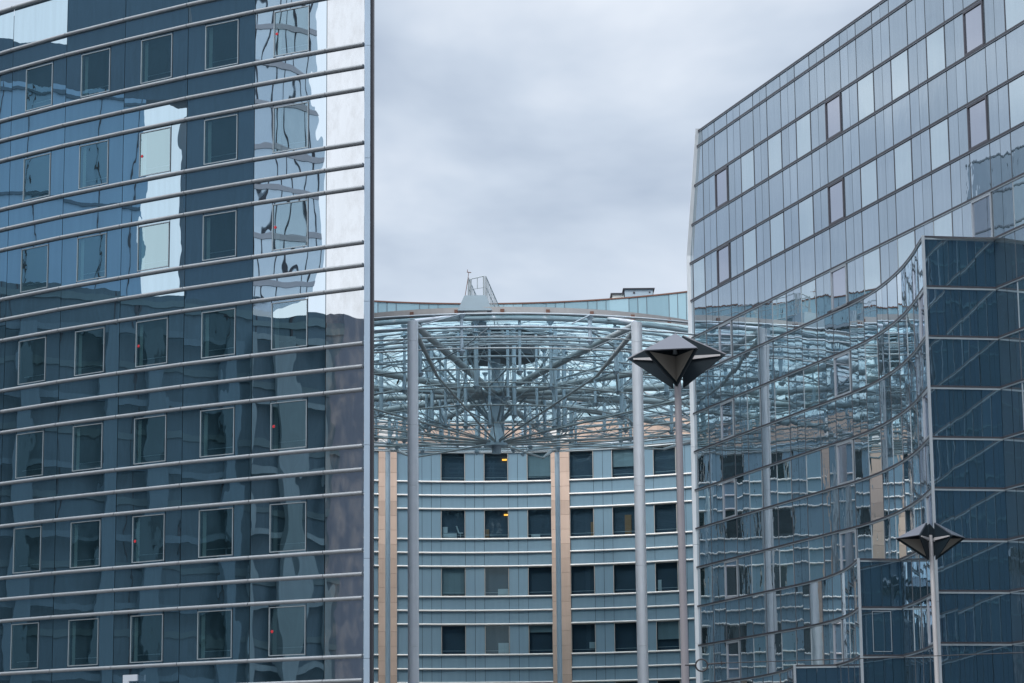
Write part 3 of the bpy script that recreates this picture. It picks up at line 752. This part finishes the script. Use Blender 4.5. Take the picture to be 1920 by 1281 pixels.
# roof glass: shallow cone of panes and its glazing bars
def roofz(R): return lerp(22.62, 24.1, (RR-.2-R)/(RR-2.5)) if R < RR-.19 else 22.60-(R-RR+.2)*.20
m_ = MB(); rb = MB()
radii = [16.2, RR-.2, 11.2, 8.9, 6.6, 4.4, 2.3]
for r0, r1 in zip(radii, radii[1:]):
    for i in range(36):
        a0, a1 = 2*pi*i/36+.004, 2*pi*(i+1)/36-.004; w = random.gauss(0, .012)
        m_.quad(cyl(r0-.02, a0, roofz(r0)+w), cyl(r1+.02, a0, roofz(r1)), cyl(r1+.02, a1, roofz(r1)), cyl(r0-.02, a1, roofz(r0)-w))
m_.build('roof_glass', 'aqua', CN)
for i in range(36): rb.tube(cyl(RR-.2, 2*pi*i/36, roofz(RR-.2)-.06), cyl(2.3, 2*pi*i/36, roofz(2.3)-.06), .022, n=5)
for r0 in radii[1:-1]: rb.path([cyl(r0, 2*pi*i/72, roofz(r0)-.06) for i in range(72)], .022, 5, True)
rb.build('glazing_bars', 'tube_b', CN)
# space frame: posts on rings
NA = 18
def lowz(R): return 18.65+R*.105
pr = [3.6, 7.0, 10.3, 13.4, 16.8]
for ri, R in enumerate(pr):
    for i in range(NA):
        a_ = 2*pi*(i+.5*(ri % 2))/NA+.09; zt_ = roofz(R)-.30 if R < 14 else 21.75; zl = lowz(R)+random.choice([0, 0, .35, -.15])
        p_ = MB(); r_ = random.choice([.07, .09, .105]); c = cyl(R, a_, 0)
        p_.tube((c.x, c.y, zl), (c.x, c.y, zt_), r_, n=8)
        p_.tube((c.x, c.y, zt_), (c.x, c.y, zt_+.22), .05, .19, n=8)          # cone head
        p_.tube((c.x, c.y, zt_-.36), (c.x, c.y, zt_-.30), .20, n=8)           # plate
        p_.tube((c.x, c.y, zl-.14), (c.x, c.y, zl), .05, .15, n=8)            # foot casting
        p_.tube((c.x, c.y, zl+.02), (c.x, c.y, zl+.06), .17, n=8)
        p_.build('post', 'tube_b', CN)
# rings of tube
for R, z, r_ in [(3.6, roofz(3.6)-.5, .05), (7, roofz(7)-.5, .05), (10.3, roofz(10.3)-.5, .05), (13.4, 22.05, .055), (13.4, 21.45, .06), (13.4, 21.22, .055), (10.3, 21.9, .05), (10.3, 21.2, .05),
                 (16.8, 22.0, .05), (7, 21.8, .05), (7, 20.5, .04), (3.6, lowz(3.6), .04), (7, lowz(7), .04), (10.3, lowz(10.3), .04), (13.4, lowz(13.4), .04), (16.8, lowz(16.8), .04), (18.6, 20.6, .04), (18.9, 21.0, .05)]:
    m_ = MB(); m_.path([cyl(R, 2*pi*i/72, z) for i in range(72)], r_, 8, True); m_.build('ring_tube', 'tube_g' if r_ < .045 else 'tube_m', CN)
# tie rods nobody could count
m_ = MB(); rnd = random.Random(3)
for ri in range(len(pr)-1):
    R0, R1 = pr[ri], pr[ri+1]
    for i in range(NA):
        a0 = 2*pi*(i+.5*(ri % 2))/NA+.09
        for sgn in (-.5, .5):
            a1 = a0+2*pi*sgn/NA
            zt0 = roofz(R0)-.3; zt1 = roofz(R1)-.3 if R1 < 14 else 21.75
            if rnd.random() < .7: m_.tube(cyl(R0, a0, lowz(R0)), cyl(R1, a1, zt1-.3), rnd.choice([.014, .018, .024]), n=5)
            if rnd.random() < .3: m_.tube(cyl(R0, a0, zt0-.3), cyl(R1, a1, lowz(R1)), rnd.choice([.014, .02]), n=5)
            if rnd.random() < .32: m_.tube(cyl(R0, a0, lowz(R0)), cyl(R1, a1, lowz(R1)), rnd.choice([.02, .025, .03]), n=5)
            if rnd.random() < .4: m_.tube(cyl(R0, a0, zt0-.32), cyl(R1, a1, zt1-.32), .03, n=5)
            if rnd.random() < .15: m_.tube(cyl(R0, a0, 20.6+rnd.random()), cyl(R1, a1, 20.4+rnd.random()), .045, n=6)
for ri in (1, 2, 3, 4):
    R = pr[ri]
    for i in range(NA):
        a0 = 2*pi*(i+.5*(ri % 2))/NA+.09; a1 = a0+2*pi/NA
        m_.tube(cyl(R, a0, lowz(R)), cyl(R, a1, 21.3), .014, n=4); m_.tube(cyl(R, a1, lowz(R)), cyl(R, a0, 21.3), .014, n=4)
for i in range(18):
    a0 = 2*pi*i/18+.09; m_.tube(cyl(.5, a0, 18.6), cyl(7.0, a0+.05, lowz(7.0)+.02), .028, n=5); i % 2 or m_.tube(cyl(.3, a0, 19.6), cyl(3.6, a0, 23.0), .06, n=6)
    m_.tube(cyl(16.8, a0, lowz(16.8)), cyl(18.9, a0+.08, 21.0), .03, n=5); m_.tube(cyl(16.8, a0, 22.0), cyl(19.2, a0-.08, 21.1), .035, n=5)
tag(m_.build('tie_rods', 'rod', CN), kind='stuff')

# maintenance gantry on the near rim
GT = thing('maintenance_gantry', 'grey trapezoid gantry box with railed walkway on the near rim of the canopy', 'gantry', (-1.67, 115.2, 22.96))
m_ = MB(); y0 = 114.95
m_.hexa([(-2.52, y0, 22.78), (-.90, y0, 22.78), (-.90, y0+.9, 22.78), (-2.52, y0+.9, 22.78)], [(-2.20, y0+.25, 23.55), (-1.20, y0+.25, 23.55), (-1.20, y0+.9, 23.55), (-2.20, y0+.9, 23.55)])
m_.build('housing', 'gantry', GT)
m_ = MB(); m_.box(-2.45, -2.2, y0, y0+.3, 22.68, 22.775); m_.box(-1.15, -.95, y0, y0+.3, 22.68, 22.775); m_.build('foot', 'rail_d', GT)
for x0, x1, zt_ in ((-2.02, -1.18, 24.50), (-1.20, -.30, 24.56)):
    m_ = MB(); n = 16; ya, yb = 115.75, 127.4
    m_.tube((x0, ya, zt_), (x1, yb, zt_+.03), .025, n=6); m_.tube((x0, ya, zt_-.5), (x1, yb, zt_-.47), .018, n=6); m_.tube((x0, ya, 23.5), (x1, yb, 23.6), .03, n=6)
    for i in range(n):
        t_ = i/(n-1); m_.tube((lerp(x0, x1, t_), lerp(ya, yb, t_), 23.5), (lerp(x0, x1, t_), lerp(ya, yb, t_), zt_), .02 if i else .035, n=6)
    m_.build('railing', 'tube_g', GT)
m_ = MB(); m_.tube((-1.90, 115.7, 23.5), (-1.90, 115.7, 24.43), .035, n=6); m_.tube((-1.30, 115.7, 23.5), (-1.30, 115.7, 24.56), .035, n=6); m_.tube((-1.90, 115.7, 24.43), (-1.30, 115.7, 24.56), .025, n=6)
m_.tube((-1.90, 115.7, 23.93), (-1.30, 115.7, 24.02), .018, n=6); m_.tube((-1.6, 115.7, 23.95), (-1.6, 115.7, 24.5), .018, n=6); m_.build('gate', 'tube_g', GT)
m_ = MB(); m_.box(-2.0, -1.25, 115.9, 127.0, 23.42, 23.5); m_.build('walkway_deck', 'tube_b', GT)
WS = thing('wind_sensor', 'slim dark wind sensor on a leaning pole at the gantry corner', 'wind sensor', (-2.18, 115.4, 23.5))
m_ = MB(); m_.tube((-2.18, 115.4, 23.5), (-2.03, 115.4, 24.40), .018, n=6); m_.tube((-2.03, 115.4, 24.40), (-2.0, 115.4, 24.66), .015, n=6); m_.build('pole', 'rust', WS)
m_ = MB(); m_.tube((-2.08, 115.4, 24.70), (-1.88, 115.4, 24.67), .022, n=6); m_.tube((-2.06, 115.4, 24.70), (-2.05, 115.4, 24.82), .015, n=6); m_.build('vane', 'rust', WS)
# bird on a rod
m_ = MB()
bc_ = Vector((-5.62, 122.0, 20.62))
bme = bmesh.new()
BD = MB()
prof = [(-.13, .012), (-.09, .03), (-.03, .055), (.03, .06), (.08, .04), (.10, .035), (.13, .04), (.16, .03), (.185, .006)]
BD.v = []
for zt_, r_ in prof:
    for q in range(10): BD.v.append(bc_+Vector((cos(2*pi*q/10)*r_+zt_*.35, sin(2*pi*q/10)*r_*.8, zt_)))
for i in range(len(prof)-1):
    for q in range(10): BD.f.append((i*10+q, i*10+(q+1) % 10, (i+1)*10+(q+1) % 10, (i+1)*10+q)); BD.sm.append(True)
BD.tube(bc_+Vector((.06, 0, .14)), bc_+Vector((.12, 0, .135)), .012, .002, 5)
single('bird', BD, 'wire', 'small dark bird perched among the canopy rods behind the left thick column', 'bird')

# ------------------------------------------------------------------ street lamps
def lamp(name, x, y, zc, sc, rot, label, polemat, polew, lean=0.0):
    L = thing(name, label, 'street lamp', (x+lean, y, G), 'three shaded diamond street lamps')
    ztop = zc+.62*sc
    m_ = MB(); m_.tube((x+lean, y, G), (x, y, zc-.10), polew*1.25, polew, n=8); m_.tube((x, y, zc-.10), (x, y, zc+.12), polew*.8, n=8); 
    m_.build('pole', polemat, L)
    H_up, H_dn, p = .50*sc, .70*sc, 1.0*sc
    for c_ in (-101.5, 18.5, 138.5):
        ca = radians(c_+rot); hv = radians(36.5); o_ = Vector((cos(ca), sin(ca), 0))*.15*sc+Vector((x, y, zc))
        Lp = o_+Vector((cos(ca+hv), sin(ca+hv), 0))*p; Rp = o_+Vector((cos(ca-hv), sin(ca-hv), 0))*p
        T = o_+Vector((0, 0, H_up)); B = o_+Vector((0, 0, -H_dn)); th_ = .02*sc
        for q in (Lp, Rp):
            m_ = MB(); dr = (q-o_).normalized(); nn = Vector((dr.y, -dr.x, 0))
            m_.hexa([T-nn*th_, B-nn*th_, q-nn*th_], [T+nn*th_, B+nn*th_, q+nn*th_]); pl_ = m_.build('side_plate', 'lampd', L)
            s_ = 1 if (q-Lp).length < 1e-6 else -1
            inn = Vector((cos(ca), sin(ca), 0)); inn = nn if nn.dot(inn) > 0 else -nn
            m_ = MB(); k_ = .90
            m_.hexa([lerp(o_+Vector((0, 0, H_up*0)), T, .0)+inn*(th_+.01)+Vector((0, 0, -.02)), B.lerp(o_, .12)+inn*(th_+.01), q.lerp(o_, .12)+inn*(th_+.01)],
                    [o_+inn*(th_+.018)+Vector((0, 0, -.02)), B.lerp(o_, .12)+inn*(th_+.018), q.lerp(o_, .12)+inn*(th_+.018)]); m_.build('reflector', 'lampi', pl_)
            m_ = MB(); outn = -inn; a_ = o_+dr*.06+outn*(th_+.035*sc); b_ = o_+dr*p*.88+outn*(th_+.02*sc)
            m_.hexa([a_+Vector((0, 0, -.075*sc))-outn*.02, a_+Vector((0, 0, .02*sc))-outn*.02, a_+Vector((0, 0, .02*sc))+outn*.03, a_+Vector((0, 0, -.075*sc))+outn*.03],
                    [b_+Vector((0, 0, -.025*sc))-outn*.02, b_+Vector((0, 0, .01*sc))-outn*.02, b_+Vector((0, 0, .01*sc))+outn*.02, b_+Vector((0, 0, -.025*sc))+outn*.02]); m_.build('arm', 'pole_l', L)
        m_ = MB(); up = Vector((0, 0, .025*sc))
        nrm = (Lp-T).cross(Rp-T).normalized(); nrm = nrm if nrm.z > 0 else -nrm
        m_.hexa([T+nrm*.004, Lp+nrm*.004, Rp+nrm*.004], [T+nrm*.03*sc, Lp+nrm*.03*sc, Rp+nrm*.03*sc]); m_.build('hood', 'lampg', L)
        m_ = MB(); c0 = o_+Vector((cos(ca), sin(ca), 0))*.16*sc; m_.tube(c0+Vector((0, 0, .22*sc)), c0+Vector((0, 0, .02*sc)), .035*sc, .055*sc, n=10); m_.build('bulb_holder', 'frame', L)
    return L
lamp('street_lamp', 3.985, 60.0, 10.69, 1.06, 0, 'large street lamp nearest the canopy, three dark kite shaped shades on a thick grey pole', 'pole', .082, .055)
lamp('street_lamp', 13.56, 81.8, 8.50, 1.0, 71.5-.0, 'smaller lower street lamp with a light pole in front of the dark teal end wall', 'pole_l', .072, .06)

# catenary wire with loop
CW = thing('overhead_wire', 'thin black overhead wire with a looped insulator reaching right from the large lamp pole', 'wire', (4.03, 59.8, 3.3))
def P3(x, z): return Vector((x, 59.7, z))
m_ = MB(); m_.path([P3(lerp(4.95, 40, i/30), 3.32+ (lerp(4.95, 40, i/30)-4.95)*.028-.02*sin(pi*min(1, (lerp(4.95, 40, i/30)-4.95)/12))) for i in range(31)], .012, 6); m_.build('cable', 'wire', CW)
m_ = MB(); m_.tube(P3(4.0, 3.275), P3(4.25, 3.28), .018, n=6); m_.tube(P3(4.53, 3.30), P3(4.95, 3.32), .022, n=6); m_.tube(P3(4.86, 3.36), P3(4.86, 3.27), .02, n=6); m_.build('insulator', 'wire', CW)
m_ = MB(); m_.path([P3(4.39+.14*cos(2*pi*i/24), 3.27+.14*sin(2*pi*i/24)) for i in range(24)], .022, 6, True); m_.build('loop', 'wire', CW)

# ------------------------------------------------------------------ buildings beyond the frame that the facades mirror
def block(name, label, x0, x1, y0, y1, z0, z1, mat, bandmat=None, step=3.5, face='x', vstep=1.5, bw=.18):
    t_ = thing(name, label, 'building', ((x0+x1)/2, (y0+y1)/2, max(z0, G)))
    m_ = MB(); m_.box(x0, x1, y0, y1, z0, z1); m_.build('wall', mat, t_)
    if bandmat:
        m_ = MB(); z = z1-.3
        while z > z0+1:
            if face == 'x': m_.box(x1, x1+.08, y0+.01, y1-.01, z-bw, z)
            else: m_.box(x0+.01, x1-.01, y1, y1+.08, z-bw, z)
            z -= step
        m_.build('floor_bands', bandmat, t_)
        m_ = MB(); 
        if face == 'x':
            y = y0+.5
            while y < y1-.2: m_.box(x1, x1+.06, y, y+.07, z0, z1-.01); y += vstep
        else:
            x = x0+.5
            while x < x1-.2: m_.box(x, x+.07, y1, y1+.06, z0, z1-.01); x += vstep
        m_.build('mullions', 'rail_d', t_)
    return t_
M['b_back'] = paint('dark teal curtain wall behind', (.050, .084, .118), .5, .1, .4, .3, .25, nscale=.1)
M['b_mauve'] = paint('mauve grey curtain wall', (.145, .175, .225), .5, .1, .4, .15, .1, nscale=.2)
M['b_blue'] = paint('blue curtain wall', (.28, .44, .58), .3, .1, .4, .12, nscale=.25, island=.0)
M['b_teal'] = paint('dark teal curtain wall', (.080, .132, .165), .4, .1, .4, .3, .25, nscale=.25)
M['b_dark'] = paint('dark slate curtain wall', (.085, .138, .185), .4, .1, .4, .25, .2, nscale=.15)
M['b_light'] = glass('bright glass tower', (.88, .97, 1.0), (.55, .66, .74), .60, 1, 3, .03, .35, fine=.1, rough=.08, island=.1)
M['b_band'] = paint('pale grey band', (.42, .42, .44), .6)
M['b_tband'] = paint('grey green band', (.10, .16, .18), .6)
block('low_office_block', 'mauve grey office block mirrored in the lower end panels beside the corner trim', -74, -58.3, 20, 55.6, G, 28.3, 'b_mauve', None)
block('low_office_block', 'long dark teal office block seen only as a mirror image in the left facade', -74, -58, 55.7, 118, G, 27.7, 'b_teal', 'b_tband', 3.6, vstep=3.1, bw=.35)
block('blue_office_block', 'mid blue office block mirrored in the left facade above the teal one', -80, -62, 76.6, 100, 27.71, 39.9, 'b_blue', 'b_dark', 6.0, vstep=4.2)
block('dark_bridge_block', 'dark slate block bridging two towers, mirrored at the top left of the facade', -63.6, -62, 70.6, 87.0, 39.91, 75, 'b_dark')
block('dark_bridge_block', 'low dark slate roof storey mirrored beside the bright sky patch at top left', -80, -62, 87.01, 100, 39.91, 42.4, 'b_dark')
block('slate_tower', 'tall dark slate tower mirrored in the middle of the left facade', -70, -62, 63.6, 69.5, 27.71, 78, 'b_dark', None)
block('slate_tower', 'narrow dark slate tower mirrored beside the white sky strip', -64.2, -62.4, 69.52, 73.9, 27.71, 39.2, 'b_dark', None)
block('bright_glass_tower', 'bright glass tower mirrored with rippled bands next to the corner trim', -80, -62, 56.2, 63.2, 29.9, 78, 'b_light', 'b_band', 2.6, vstep=.95, bw=.32)
block('added_low_block_behind', 'low dark slate block added unseen behind the viewer between the two towers to darken the lowest end wall', -29.5, 16.5, -60, -40, G, 15.5, 'b_back', None)  # added out of view, blocks bright sky from the lowest end wall
block('added_tower_behind', 'dark slate tower added unseen behind the viewer on the left to darken the teal end walls', -125, -30, -60, -40, G, 85, 'b_back', 'b_tband', 3.6, face='y', vstep=6)  # added out of view so the end walls mirror dark instead of sky
block('added_tower_behind', 'dark slate tower added unseen behind the viewer on the right to darken the teal end walls', 17, 110, -60, -40, G, 85, 'b_back', 'b_tband', 3.6, face='y', vstep=6)  # added likewise; the gap between both leaves sky for the column highlights

def pillars(name, label, xs, y0, y1, step, w, z0, z1, mat, base):
    t_ = thing(name, label, 'building', base)
    y = y0
    while y < y1:
        m_ = MB(); m_.box(xs, xs+.5, y, y+w, z0, z1); m_.build('pillar', mat, t_); y += step
    z = z1
    while z > z0+2:
        m_ = MB(); m_.box(xs-.3, xs, y0, y1, z-.35, z); m_.build('ledge', mat, t_); z -= 3.7
M['b_dim'] = paint('dim slate pillar', (.092, .152, .19), .6, nscale=.4, streak=.2)
M['b_pillar'] = paint('grey green pillar', (.15, .215, .24), .6, nscale=.4, streak=.2)
pillars('arcade_block', 'pillared grey green front mirrored low in the left facade near its right end', -57.4, 56.6, 66.5, 3.1, 1.2, G, 26.4, 'b_pillar', (-57, 61, G))

pillars('arcade_block', 'dim slate pillars added unseen to put paler upright streaks low across the left facade', -57.3, 68.0, 98, 4.3, .9, G, 25.6, 'b_dim', (-57, 80, G))  # pillars added to stand in for the lighter streaks of bowed panes
